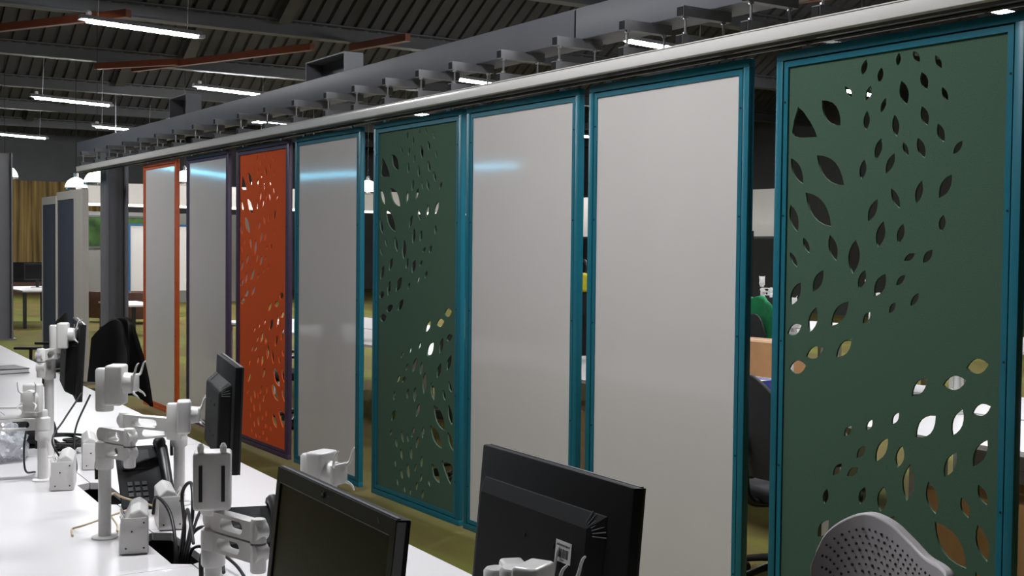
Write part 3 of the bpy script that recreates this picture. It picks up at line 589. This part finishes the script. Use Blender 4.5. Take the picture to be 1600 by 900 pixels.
# ---------------------------------------------------------------- desk phones, cables, bag, odds and ends
M_GREYP = mat('grey_plastic', (120, 118, 118), 0.45)
def phone(lab, s, tt, rz, tilt, sc=1.0):
    t = thing('desk_phone', lab, 'phone', bl(s, tt, DZ), TH+rz, 'desk phones')
    R = Matrix.Translation((0, 0, 0.02)) @ Matrix.Rotation(-tilt, 4, 'Y')
    bm = bmesh.new(); box(bm, 0, 0.22*sc, -0.09, 0.09, 0.0, 0.022, bev=0.008, M=R); auto_smooth(link('body', bm, M_BLACKM, t))
    bm = bmesh.new(); box(bm, 0.13*sc, 0.2*sc, -0.02, 0.075, 0.022, 0.0245, M=R); link('display', bm, mat('phone_display', (26, 27, 30), 0.7), t)
    for i in range(4):
        for j in range(3):
            bm = bmesh.new(); box(bm, 0.02+i*0.024, 0.036+i*0.024, 0.0+j*0.024, 0.016+j*0.024, 0.022, 0.026, M=R); link('key', bm, mat('phone_key', (52, 52, 55), 0.7), t)
    pts = [R @ Vector(p) for p in ((0.01, -0.06, 0.035), (0.03, -0.06, 0.052), (0.11*sc, -0.06, 0.062), (0.19*sc, -0.06, 0.052), (0.215*sc, -0.06, 0.035))]
    bm = bmesh.new(); tube(bm, pts, lambda q: 0.017+0.006*abs(2*q-1)**3, n=10); auto_smooth(link('handset', bm, M_BLACK, t), 60)
    hx = 0.2*sc*math.cos(tilt); hz = 0.2*sc*math.sin(tilt)+0.012
    for sy in (-1, 1):
        bm = bmesh.new(); tube(bm, [(hx, sy*0.05, hz), (hx+0.025, sy*0.05, 0.003)], 0.009, n=8, smooth=False); link('stand_leg', bm, M_GREYP, t)
    return t
phone('black desk phone propped steeply on grey legs behind the monitor arm pole', -0.26, 0.2, math.radians(174), math.radians(40), 1.25)
phone('low black desk phone lying beside the strapped monitor arm head', 0.42, 0.345, math.radians(165), math.radians(15), 1.1)

def cable(lab, pts, r, m, name='cable', grp='cables on the bench'):
    bm = bmesh.new(); tube(bm, [bl(*p) for p in pts], r, n=8, k=8)
    tag(auto_smooth(link(name, bm, m), 70), lab, 'cable', grp)
M_CABLE = mat('cable_black', (18, 18, 19), 0.45)
M_CABLEB = mat('cable_beige', (196, 178, 150), 0.5)
CB = 'black cable looping up out of the bench beside the socket box'
for k, p in enumerate([
    [(0.3, 0.13, 0.62), (0.28, 0.14, 0.74), (0.18, 0.15, 0.83), (0.06, 0.14, 0.86), (0.02, 0.14, 0.8)],
    [(0.31, 0.13, 0.62), (0.34, 0.14, 0.78), (0.42, 0.13, 0.88), (0.55, 0.1, 0.91), (0.7, 0.07, 0.86)],
    [(0.3, 0.15, 0.62), (0.32, 0.16, 0.76), (0.4, 0.18, 0.83), (0.6, 0.17, 0.84), (0.8, 0.12, 0.80)],
    [(0.33, 0.16, 0.62), (0.34, 0.17, 0.75), (0.45, 0.2, 0.772), (0.58, 0.22, 0.76), (0.7, 0.22, 0.736)],
    [(0.29, 0.15, 0.62), (0.3, 0.16, 0.8), (0.24, 0.17, 0.9), (0.3, 0.18, 0.94), (0.38, 0.16, 0.86), (0.33, 0.15, 0.72)],
    [(0.34, 0.14, 0.62), (0.37, 0.15, 0.76), (0.48, 0.16, 0.9), (0.56, 0.16, 0.8), (0.62, 0.17, 0.74)]]):
    cable(CB, p, 0.0045 if k % 2 else 0.0055, M_CABLE)
cable('beige cable curling round the monitor arm pole', [(-0.24, 0.26, 0.75), (-0.25, 0.12, 0.80), (-0.18, 0.06, 0.835), (-0.2, 0.05, 0.78), (-0.12, 0.06, 0.745), (-0.05, 0.045, 0.74)], 0.0035, M_CABLEB)
cable('beige cable lying in a loop on the desk by the pole', [(-0.3, 0.22, 0.77), (-0.16, 0.08, 0.775), (-0.12, -0.04, 0.755), (-0.16, -0.07, 0.737), (-0.08, -0.085, 0.735)], 0.0035, M_CABLEB)
for k, p in enumerate([[(-1.35, 0.2, 1.03), (-1.3, 0.12, 0.93), (-1.22, 0.06, 0.86), (-1.2, 0.1, 0.77), (-1.25, 0.1, 0.737)], [(-1.28, 0.22, 1.03), (-1.24, 0.16, 0.92), (-1.2, 0.14, 0.84), (-1.15, 0.14, 0.76), (-1.1, 0.12, 0.738)], [(-1.1, -0.05, 0.96), (-1.13, -0.06, 0.86), (-1.16, -0.05, 0.76), (-1.25, 0.0, 0.735)]]):
    cable('black cable hanging down behind the far monitor arm', p, 0.004, M_CABLE)
for k in range(5):
    s = -1.85+0.06*k; random.seed(40+k)
    cable('black cable heaped on the bench behind the socket boxes', [(s+random.uniform(-.1, .1), 0.2+random.uniform(-.06, .12), 0.745+random.uniform(0, .04)) for _ in range(6)], 0.006, M_CABLE)
t = thing('headset_case', 'soft black pouch slumped on the bench beside the plastic bag', 'pouch', bl(-2.0, 0.12, DZ), TH)
bm = bmesh.new(); bmesh.ops.create_icosphere(bm, subdivisions=3, radius=1)
for v in bm.verts:
    v.co = Vector((v.co.x*0.16, v.co.y*0.1, (v.co.z*0.5+0.5)*0.13*(1+0.15*math.sin(7*v.co.x+3*v.co.y))))
link('pouch_body', bm, M_BLACKM, t, smooth=True)
bm = bmesh.new(); tube(bm, [(-0.12, -0.085, 0.05), (0, -0.11, 0.075), (0.12, -0.085, 0.05)], 0.004, n=6); link('zip', bm, M_GREYP, t)

# crumpled clear plastic bag
bm = bmesh.new(); bmesh.ops.create_icosphere(bm, subdivisions=4, radius=1); random.seed(3)
from mathutils import noise as mnoise
for v in bm.verts:
    n_ = mnoise.noise(v.co*2.2)*0.28 + abs(mnoise.noise(v.co*5.0))*0.3
    c = v.co*(1+n_); v.co = Vector((c.x*0.15, c.y*0.09, max(0.0, (c.z+0.75)*0.085)))
bag = link('plastic_bag', bm, mat('clear_plastic', (196, 198, 204), 0.18, var=0.05, alpha=0.62, spec=0.7), None, smooth=False); bag.location = bl(-1.66, -0.06, DZ+0.002)
tag(bag, 'crumpled clear plastic bag on the bench near the far monitor arm', 'bag')
t = thing('notebook', 'small black notebook lying on the far part of the bench', 'notebook', bl(-5.35, 0.5, DZ), TH+0.2)
part('pages', M_LABEL, t, (-0.14, 0.14, -0.1, 0.1, 0.004, 0.03)); part('cover', M_BLACK, t, (-0.145, 0.145, -0.105, 0.105, 0.03, 0.034)); part('cover', M_BLACK, t, (-0.145, 0.145, -0.105, 0.105, 0.0, 0.004)); part('spine', M_BLACK, t, (-0.149, -0.145, -0.105, 0.105, 0.0, 0.034))

# ================================================================= office chairs
M_FAB = mat('chair_black_fabric', (22, 22, 25), 0.9, var=0.2, scale=150, bump=0.1)
M_MESH = mat('chair_dark_mesh', (42, 43, 46), 0.7, var=0.35, scale=220)
M_GREYSHELL = mat('chair_grey_shell', (176, 171, 173), 0.42, var=0.04, scale=12)
def backrest_mesh(wfun, z0, z1, topf, depth, thick, nu=18, nv=16, lean=0.12):
    """curved shell: local x across, +y towards the sitter's back (rear), z up"""
    bm = bmesh.new(); G = []
    for side in (0, 1):
        L = []
        for j in range(nv+1):
            row = []
            for i in range(nu+1):
                a = -1+2*i/nu; q = j/nv
                zt = z1 + topf(a); z = z0+(zt-z0)*q
                x = a*wfun(q); y = -depth*(a*a) + lean*(z-z0) + 0.03*math.sin(PI*q) + (thick if side else 0)
                row.append(bm.verts.new((x, y, z)))
            L.append(row)
        G.append(L)
    for side in (0, 1):
        for j in range(nv):
            for i in range(nu): bm.faces.new((G[side][j][i], G[side][j][i+1], G[side][j+1][i+1], G[side][j+1][i]))
    def rim(seq):
        for (a, b) in zip(seq, seq[1:]): bm.faces.new((G[0][a[0]][a[1]], G[0][b[0]][b[1]], G[1][b[0]][b[1]], G[1][a[0]][a[1]]))
    rim([(0, i) for i in range(nu+1)]); rim([(nv, i) for i in range(nu+1)]); rim([(j, 0) for j in range(nv+1)]); rim([(j, nu) for j in range(nv+1)])
    return bm
def office_chair(lab, loc, rz, shell, frame, seatm, grp=None, perforated=False, tall=1.04, arms=True, top=None):
    """faces local -y"""
    t = thing('office_chair', lab, 'chair', loc, rz, grp)
    bm = bmesh.new(); box(bm, -0.24, 0.24, -0.24, 0.22, 0.43, 0.5, bev=0.03, seg=3); auto_smooth(link('seat', bm, seatm, t))
    thick = 0.03 if top else 0.02
    wf = (lambda q: 0.2+0.012*math.sin(PI*q)) if top else lambda q: 0.17+0.055*math.sin(PI*min(1, q*0.75+0.12))
    def itp(a):
        for (p, u), (q, v) in zip(top, top[1:]):
            if a <= q: f = (a-p)/(q-p); return u+(v-u)*f
        return top[-1][1]
    tf = itp if top else lambda a: -0.085*a*a - 0.03*a**6 + 0.02*math.cos(a*3)
    bm = backrest_mesh(wf, 0.55, tall-0.02, tf, 0.06, thick, nu=40 if top else 18); bk = auto_smooth(link('backrest', bm, shell, t)); bk.location = (0, 0.22, 0)
    md = bk.modifiers.new('bevel', 'BEVEL'); md.width = 0.006; md.segments = 2; md.limit_method = 'ANGLE'
    if perforated:
        bm = bmesh.new()
        for j in range(26):
            for i in range(23):
                a = -0.9+1.8*(i+0.5*(j % 2))/23; q = 0.06+0.86*j/25
                if a > 0.9: continue
                zt = tall-0.02+tf(a); z = 0.55+(zt-0.55)*q; x = a*wf(q); y = -0.06*a*a+0.12*(z-0.55)+0.03*math.sin(PI*q)
                cyl(bm, (x, y-0.0012, z), (x, y+0.002, z), 0.0028 if (i+j) % 3 else 0.0036, n=6)
        o = link('perforation', bm, M_GAP, bk); o['kind'] = 'stuff'
    bm = bmesh.new(); tube(bm, [(0, 0.1, 0.42), (0, 0.26, 0.44), (0, 0.3, 0.55), (0, 0.31, 0.75)], 0.022, n=10); auto_smooth(link('back_support', bm, frame, t), 60)
    if arms:
        for sx in (-1, 1):
            bm = bmesh.new(); tube(bm, [(sx*0.2, 0.05, 0.44), (sx*0.285, 0.05, 0.47), (sx*0.29, 0.05, 0.64)], 0.016, n=8); ap = auto_smooth(link('arm_post', bm, frame, t), 60)
            bm = bmesh.new(); box(bm, sx*0.29-0.04, sx*0.29+0.04, -0.1, 0.14, 0.64, 0.665, bev=0.01); auto_smooth(link('arm_pad', bm, frame, ap))
    bm = bmesh.new(); lathe(bm, [(0.03, 0.1), (0.03, 0.28), (0.02, 0.28), (0.02, 0.43)], 14); auto_smooth(link('gas_lift', bm, frame, t))
    for k in range(5):
        a = 2*PI*k/5+0.3; d = Vector((math.cos(a), math.sin(a), 0))
        bm = bmesh.new(); tube(bm, [Vector((0, 0, 0.13)), d*0.15+Vector((0, 0, 0.11)), d*0.3+Vector((0, 0, 0.075))], lambda q: 0.024-0.008*q, n=8, k=4); lg = auto_smooth(link('base_leg', bm, frame, t), 60)
        n = Vector((-d.y, d.x, 0)); c = d*0.3+Vector((0, 0, 0.03))
        bm = bmesh.new(); cyl(bm, c-n*0.022, c+n*0.022, 0.03, n=14); auto_smooth(link('castor', bm, M_BLACK, lg))
    return t
office_chair('grey plastic office chair with a finely perforated back at the bench', (-1.845, 1.98, 0), TH, M_GREYSHELL, M_GREYP, M_FAB, perforated=True, tall=1.04, top=[(p.x, p.y) for p in catmull([(-1, -0.13, 0), (-0.9, -0.052, 0), (-0.72, -0.008, 0), (-0.45, 0.018, 0), (-0.15, 0.008, 0), (0.15, -0.02, 0), (0.45, -0.045, 0), (0.75, -0.05, 0), (0.92, -0.06, 0), (1.0, -0.1, 0)], 6)])
ch1 = office_chair('large black office chair pushed up to the bench by the orange-framed whiteboard', (-9.65, 2.36, 0), math.radians(25), M_FAB, M_BLACK, M_FAB, tall=1.05)
office_chair('black office chair at the far end of the bench, turned away from the navy screens', (-12.35, 2.55, 0), math.radians(-30), M_FAB, M_BLACK, M_FAB, tall=0.98)
# jacket over the large black chair
bm = bmesh.new()
prof = []
nu, nv = 14, 14; G = []
for side, off in ((0, 0.0), (1, 0.03)):
    L = []
    for j in range(nv+1):
        q = j/nv; row = []
        for i in range(nu+1):
            a = -1+2*i/nu; z = 1.06 - 0.62*q - 0.08*a*a + 0.008*math.sin(9*a+5*q); x = a*(0.2+0.1*q); y = 0.30+0.05*q+0.02*math.sin(6*a+4*q)-0.05*a*a*(1-q)+off+0.035
            row.append(bm.verts.new((x, y, z)))
        L.append(row)
    G.append(L)
for L in G:
    for j in range(nv):
        for i in range(nu): bm.faces.new((L[j][i], L[j][i+1], L[j+1][i+1], L[j+1][i]))
ring = [(0, i) for i in range(nu+1)]+[(j, nu) for j in range(1, nv+1)]+[(nv, i) for i in range(nu-1, -1, -1)]+[(j, 0) for j in range(nv-1, 0, -1)]
for a, b in zip(ring, ring[1:]+ring[:1]): bm.faces.new((G[0][a[0]][a[1]], G[0][b[0]][b[1]], G[1][b[0]][b[1]], G[1][a[0]][a[1]]))
jack_me = link('jacket', bm, mat('black_jacket', (14, 14, 16), 0.85, var=0.25, scale=20), None, smooth=True)
jack_me.location = ch1.location; jack_me.rotation_euler = ch1.rotation_euler
tag(jack_me, 'black jacket draped over the back of the large black chair', 'jacket')
green = bpy.data.objects.new('jacket', jack_me.data.copy()); COL.objects.link(green)
green.data.materials.clear(); green.data.materials.append(mat('green_fleece', (30, 130, 80), 0.9, var=0.15, scale=25))
GC = 'office chairs behind the hanging panels'
g1 = office_chair('dark mesh office chair beyond the gap beside the green leaf panel', (-4.22, 4.42, 0), math.radians(172), M_MESH, M_BLACK, M_FAB, GC, tall=1.06)
copy_thing(g1, (-7.35, 4.5, 0), math.radians(200), 'dark mesh office chair behind the leaf panel flanked by whiteboards', GC)
copy_thing(g1, (-10.4, 4.45, 0), math.radians(165), 'dark mesh office chair behind the purple-framed panels', GC)
g2 = copy_thing(g1, (-8.2, 7.75, 0), math.radians(5), 'dark mesh office chair wearing a green jacket', GC)
copy_thing(g1, (-3.6, 7.7, 0), math.radians(-12), 'dark mesh office chair across the rear bench behind the green leaf panel', GC)
green.location = (-8.2, 7.75, 0.16); green.rotation_euler = (0, 0, math.radians(5)); tag(green, 'green jacket draped over the back of a mesh chair', 'jacket')

# ================================================================= rear bench and things behind the panels
RB = Vector((-3.0, 6.0, 0))
for k in range(-7, 1):
    desk(RB, 0.0, 1.6*k+0.001, 1.6*k+1.599, -0.95, -0.02, [], 'hi', 'white desk of the rear bench, on the side towards the hanging panels', 'rear bench desks, panel side')
    desk(RB, 0.0, 1.6*k+0.001, 1.6*k+1.599, 0.02, 0.95, [], 'lo', 'white desk of the rear bench, on the side away from the hanging panels', 'rear bench desks, far side')
LA = 'white monitor arm standing on the rear bench behind the panels'
for k, x in enumerate((-3.4, -4.4, -5.9, -7.2, -8.05, -9.9, -11.2, -12.4)):
    a = arm(LA, 0, 0, 0.42, (0.12, -0.1), (0.0, -0.06), 0.38, math.radians(-80 if k % 2 else 70), org=Vector((x, 5.9 if k % 2 else 6.12, DZ)), rot=0.1*k, head_up=0.08, big=1.1)
    a['group'] = 'white monitor arms on the rear bench'
for x, y, r in ((-5.2, 6.45, 180), (-9.2, 6.4, 180), (-6.4, 5.55, 0), (-10.6, 5.5, 0)):
    m_ = monitor('black monitor on the rear bench behind the panels', (x, y, 1.2), math.radians(r), 0); m_['group'] = 'monitors on the rear bench'
    sgn = 1 if r == 0 else -1
    part('stand_neck', M_BLACK, m_, (-0.03, 0.03, 0.03, 0.06, -0.46, -0.2)); part('stand_foot', M_BLACK, m_, (-0.12, 0.12, -0.05, 0.14, -0.47, -0.46))
M_CARD = mat('cardboard', (186, 140, 96), 0.85, var=0.08, scale=10)
def carton(lab, x, y, z, sx, sy, sz, m, rz=0.0):
    t = thing('carton', lab, 'box', (x, y, z), rz)
    part('carton_body', m, t, (-sx/2, sx/2, -sy/2, sy/2, 0, sz-0.004)); part('lid_flap', m, t, (-sx/2, sx/2, -sy/2, -0.002, sz-0.004, sz)); part('lid_flap', m, t, (-sx/2, sx/2, 0.002, sy/2, sz-0.004, sz))
    part('tape', mat('tape_tan', (206, 182, 140), 0.4), t, (-sx/2-0.001, sx/2+0.001, -0.025, 0.025, sz, sz+0.0008))
carton('brown cardboard carton on the rear bench near the green jacket', -6.55, 6.5, DZ, 0.5, 0.36, 0.25, M_CARD, 0.1)
carton('blue box on the rear bench in front of the carton', -5.55, 5.35, DZ, 0.34, 0.26, 0.12, mat('blue_card', (44, 52, 120), 0.6), 0.0)
carton('cardboard carton on the floor under the rear bench behind the green leaf panel', -3.75, 5.4, 0, 0.6, 0.5, 0.45, M_CARD, 0.15)
carton('pale cardboard carton on the floor behind the gap between the two whiteboards', -7.1, 5.35, 0, 0.5, 0.5, 0.5, mat('pale_card', (190, 166, 130), 0.85), 0.0)
# pedestal units under the rear bench
for k, x in enumerate((-4.3, -5.9, -9.1, -10.7)):
    t = thing('pedestal', 'white three-drawer pedestal under the rear bench', 'pedestal', (x, 6.45, 0), 0, 'drawer pedestals')
    part('carcass', M_LEG, t, (-0.2, 0.2, -0.25, 0.25, 0.03, 0.6)); 
    for j in range(3):
        dr = part('drawer', M_LEG, t, (-0.19, 0.19, -0.262, -0.25, 0.05+j*0.18, 0.22+j*0.18)); part('handle', M_ZINC, dr, (-0.06, 0.06, -0.275, -0.262, 0.17+j*0.18, 0.182+j*0.18))
    part('plinth', M_BLACK, t, (-0.18, 0.18, -0.22, 0.22, 0, 0.03))
# yellow hi-vis vest and tall black cabinet
t = thing('server_cabinet', 'tall black cabinet with rows of small lights beyond the rear bench', 'cabinet', (-14.6, 13.4, 0))
part('carcass', M_BLACKM, t, (-0.45, 0.45, -0.4, 0.4, 0, 1.95)); part('door', M_BLACK, t, (-0.44, 0.44, -0.42, -0.4, 0.05, 1.9))
t = thing('display_screen', 'white projection screen standing beyond the rear benches', 'screen', (-26.4, 19.5, 0))
part('screen_sheet', M_WHITEBOARD, t, (-4.5, 7.5, -0.02, 0.02, 1.95, 3.0)); part('base_rail', M_BLACK, t, (-4.5, 7.5, -0.04, 0.04, 1.9, 1.95))
for x in (-4.4, 1.5, 7.4): part('stand_post', M_BLACK, t, (x-0.04, x+0.04, 0.0, 0.06, 0, 1.9))
# second rear bench
RC = Vector((-6.0, 11.0, 0))
for k in range(-7, 1):
    desk(RC, 0.0, 1.6*k+0.001, 1.6*k+1.599, -0.9, 0.9, [], 'hi', 'wide white desk of the bench furthest behind the panels', 'furthest bench desks')
for k, x in enumerate((-6, -7.5, -9.3, -11.0, -12.6, -14.2)):
    a = arm('white monitor arm on the bench furthest behind the panels', 0, 0, 0.42, (0.12, -0.1), (0.0, -0.06), 0.38, math.radians(-80), org=Vector((x, 10.9, DZ)), rot=0.2*k, head_up=0.08)
    a['group'] = 'white monitor arms on the furthest bench'

# ================================================================= far end: navy screens, lamps, wall of glass
M_NAVY = mat('navy_fabric', (68, 74, 90), 0.95, var=0.1, scale=120)
M_CREAM = mat('cream_paint', (196, 190, 182), 0.5, var=0.03)
def navy_screen(x0, x1, stile, lab, z1):
    t = thing('fabric_screen', lab, 'screen', (x0, 3.5, 0)); W = x1-x0
    part('fabric', M_NAVY, t, (0.03, W-stile, 0.0, 0.05, 0.12, z1-0.1)); part('top_rail', M_CREAM, t, (0, W, -0.008, 0.06, z1-0.1, z1)); part('bottom_rail', M_CREAM, t, (0, W, -0.008, 0.06, 0.05, 0.12))
    part('stile', M_CREAM, t, (0, 0.03, -0.008, 0.06, 0.12, z1-0.1)); part('stile', M_CREAM, t, (W-stile, W, -0.008, 0.06, 0.12, z1-0.1))
    for x in (0.1, W-0.14): part('foot', M_CREAM, t, (x, x+0.06, -0.2, 0.25, 0, 0.05))
navy_screen(-16.54, -15.75, 0.02, 'narrow navy fabric screen in a thin cream frame', 2.23)
navy_screen(-15.70, -14.42, 0.42, 'navy fabric screen with a broad cream stile next to the grey column', 2.27)

M_DOME = mat('lit_glass_dome', (255, 250, 240), 0.2, var=0, emit=7)
M_ALU = mat('polished_aluminium', (210, 208, 205), 0.15, metal=0.9)
for k, (x, y, z, r) in enumerate(((-20.5, 5.2, 2.62, 0.21), (-23.6, 5.6, 2.66, 0.2), (-25.4, 4.68, 2.9, 0.24), (-24, 7.8, 2.86, 0.24), (-24, 11.85, 2.8, 0.26), (-24, 9.4, 2.87, 0.2))):
    t = thing('dome_lamp', ('lit glass dome pendant lamp beside the grey column', 'lit glass dome pendant lamp above the navy screens', 'lit glass dome pendant lamp half hidden by the free-standing column', 'lit glass dome pendant lamp glimpsed between the orange-framed and purple-framed whiteboards', 'lit glass dome pendant lamp glimpsed beside the leaf panel flanked by whiteboards', 'lit glass dome pendant lamp glimpsed through the holes of the orange panel')[k], 'lamp', (x, y, z))
    bm = bmesh.new(); lathe(bm, [(r*math.cos(a), r*1.05*math.sin(a)) for a in [PI/2*i/8 for i in range(8)]]+[(0.03, r*1.06)], 24); auto_smooth(link('glass_dome', bm, M_DOME, t))
    bm = bmesh.new(); lathe(bm, [(r*1.04, -0.02), (r*1.04, 0.02), (r*0.98, 0.024)], 24); link('rim', bm, M_ALU, t)
    bm = bmesh.new(); lathe(bm, [(0.04, r*1.05), (0.04, r*1.05+0.08), (0.012, r*1.05+0.1)], 12); link('cap', bm, M_ALU, t)
    bm = bmesh.new(); cyl(bm, (0, 0, r*1.05+0.09), (0, 0, deck_z(x)-z-0.02), 0.006, n=6); link('cord', bm, M_BLACKM, t)

# white bulkhead with a lit edge and a window wall under it
t = thing('bulkhead', 'white curved bulkhead hanging above the meeting area beyond the column', 'bulkhead', (-30, 6.9, 0))
bm = bmesh.new(); prism(bm, [(0.0, 2.6), (0.05, 2.85), (0.35, 3.0), (1.0, 3.1), (11.5, 3.15), (11.5, 2.6)], lambda a, b, d: (d, a, b), -0.4, 0.0); link('shell', bm, mat('white_plaster', (190, 185, 178), 0.7, var=0.03), t)
part('lit_edge', mat('cove_light', (255, 246, 230), 0.5, var=0, emit=2), t, (-0.1, 0.005, 0.05, 11.4, 2.545, 2.6))
for y in (1.2, 6.4, 10.5): part('drop_rod', M_ZINC, t, (-0.21, -0.19, y-0.01, y+0.01, 3.0, deck_z(-30.2)-0.09))
bm = bmesh.new(); box(bm, -34.0, -33.9, 8.2, 13.5, 0.0, 2.5); struct('wall_meeting', bm, mat('pale_wall', (134, 132, 128), 0.8, var=0.04))
M_GLASSG = mat('window_green', (58, 84, 46), 0.15, var=0.6, scale=2.5)
for k, y in enumerate((8.3, 9.4)):
    wnd = bmesh.new(); box(wnd, -33.9, -33.88, y, y+0.9, 1.55, 2.35); wo = struct('window_%d' % (k+1), wnd, M_GLASSG)
    part('window_frame', M_STEELD, wo, (-33.88, -33.86, y-0.03, y+0.93, 1.5, 1.55)); part('window_frame', M_STEELD, wo, (-33.88, -33.86, y-0.03, y+0.93, 2.35, 2.4)); part('window_frame', M_STEELD, wo, (-33.88, -33.86, y-0.03, y, 1.55, 2.35)); part('window_frame', M_STEELD, wo, (-33.88, -33.86, y+0.9, y+0.93, 1.55, 2.35))
t = thing('mobile_whiteboard', 'blue-edged mobile whiteboard beyond the grey column', 'whiteboard', (-27, 7.3, 0))
part('board', M_WHITEBOARD, t, (0, 0.03, 0.25, 1.9, 0.6, 2.04)); part('blue_edge', mat('blue_edge_paint', (10, 84, 130), 0.5), t, (-0.005, 0.045, 0.14, 0.25, 0.55, 2.08)); part('blue_top', MATS['blue_edge_paint'], t, (-0.005, 0.045, 0.25, 1.9, 2.04, 2.08))
for y in (0.2, 1.8): part('stand_leg', M_STEELD, t, (-0.3, 0.3, y-0.03, y+0.03, 0.0, 0.05)); part('stand_post', M_STEELD, t, (0.0, 0.03, y-0.02, y+0.02, 0.05, 0.6))
M_BROWN = mat('brown_leather', (96, 64, 52), 0.55, var=0.12, scale=12)
for k, (x, y) in enumerate(((-26.0, 6.75), (-25.2, 7.35))):
    t = thing('armchair', ('brown leather armchair standing behind the grey column', 'brown leather armchair in front of the blue-edged whiteboard')[k], 'armchair', (x, y, 0), math.radians(-60+40*k))
    part('seat', M_BROWN, t, (-0.3, 0.3, -0.3, 0.3, 0.25, 0.45), bev=0.03); part('backrest', M_BROWN, t, (-0.3, 0.3, 0.24, 0.36, 0.3, 1.05), bev=0.03)
    for sx in (-1, 1): part('arm', M_BROWN, t, (sx*0.36-0.05, sx*0.36+0.05, -0.3, 0.3, 0.1, 0.65), bev=0.02)
    for sx in (-1, 1):
        for sy in (-1, 1): part('leg', M_BLACK, t, (sx*0.27-0.02, sx*0.27+0.02, sy*0.25-0.02, sy*0.25+0.02, 0, 0.26))
def table(lab, x, y, sx, sy, h=0.73, legm=M_BLACK):
    t = thing('table', lab, 'table', (x, y, 0))
    part('table_top', M_DESK, t, (-sx/2, sx/2, -sy/2, sy/2, h-0.03, h))
    for a in (-1, 1):
        for b in (-1, 1): part('leg', legm, t, (a*(sx/2-0.05)-0.03, a*(sx/2-0.05)+0.03, b*(sy/2-0.05)-0.03, b*(sy/2-0.05)+0.03, 0, h-0.03))
table('white table on black legs in front of the gold wall', -25.6, 5.25, 2.4, 0.9)
table('low white table beside the brown armchairs', -22.6, 6.3, 1.6, 0.7, 0.55)
m_ = monitor('black monitor on the white table in front of the gold wall', (-26.0, 5.4, 1.22), math.radians(75), 0, wd=0.5, ht=0.34)
part('stand_neck', M_BLACK, m_, (-0.03, 0.03, 0.03, 0.06, -0.48, -0.2)); part('stand_foot', M_BLACK, m_, (-0.12, 0.12, -0.05, 0.14, -0.49, -0.48))
t = thing('bench_seat', 'dark padded bench along the gold wall', 'bench', (-41.2, 8.2, 0))
part('seat', M_BLACKM, t, (-0.3, 0.3, -1.5, 1.5, 0.4, 0.5)); part('base', M_BROWN, t, (-0.25, 0.25, -1.45, 1.45, 0, 0.4)); part('backrest', M_BLACKM, t, (-0.42, -0.3, -1.5, 1.5, 0.4, 1.0))
carton('tall black crate on the rear bench under the yellow bag', -8.57, 6.3, DZ, 0.4, 0.3, 0.53, M_BLACKM, 0.0)
t = thing('storage_bag', 'yellow bag on the rear bench behind the gap between two teal-framed whiteboards', 'bag', (-8.57, 6.3, DZ-0.017))
bm = bmesh.new(); box(bm, -0.16, 0.16, -0.1, 0.1, 0.55, 0.72, bev=0.04, seg=3); auto_smooth(link('bag_body', bm, mat('yellow_cloth', (210, 200, 40), 0.8, var=0.2, scale=12), t))
bm = bmesh.new(); tube(bm, [(-0.08, 0, 0.71), (-0.06, 0, 0.82), (0.06, 0, 0.82), (0.08, 0, 0.71)], 0.012, n=8); link('bag_handle', bm, M_BLACK, t)
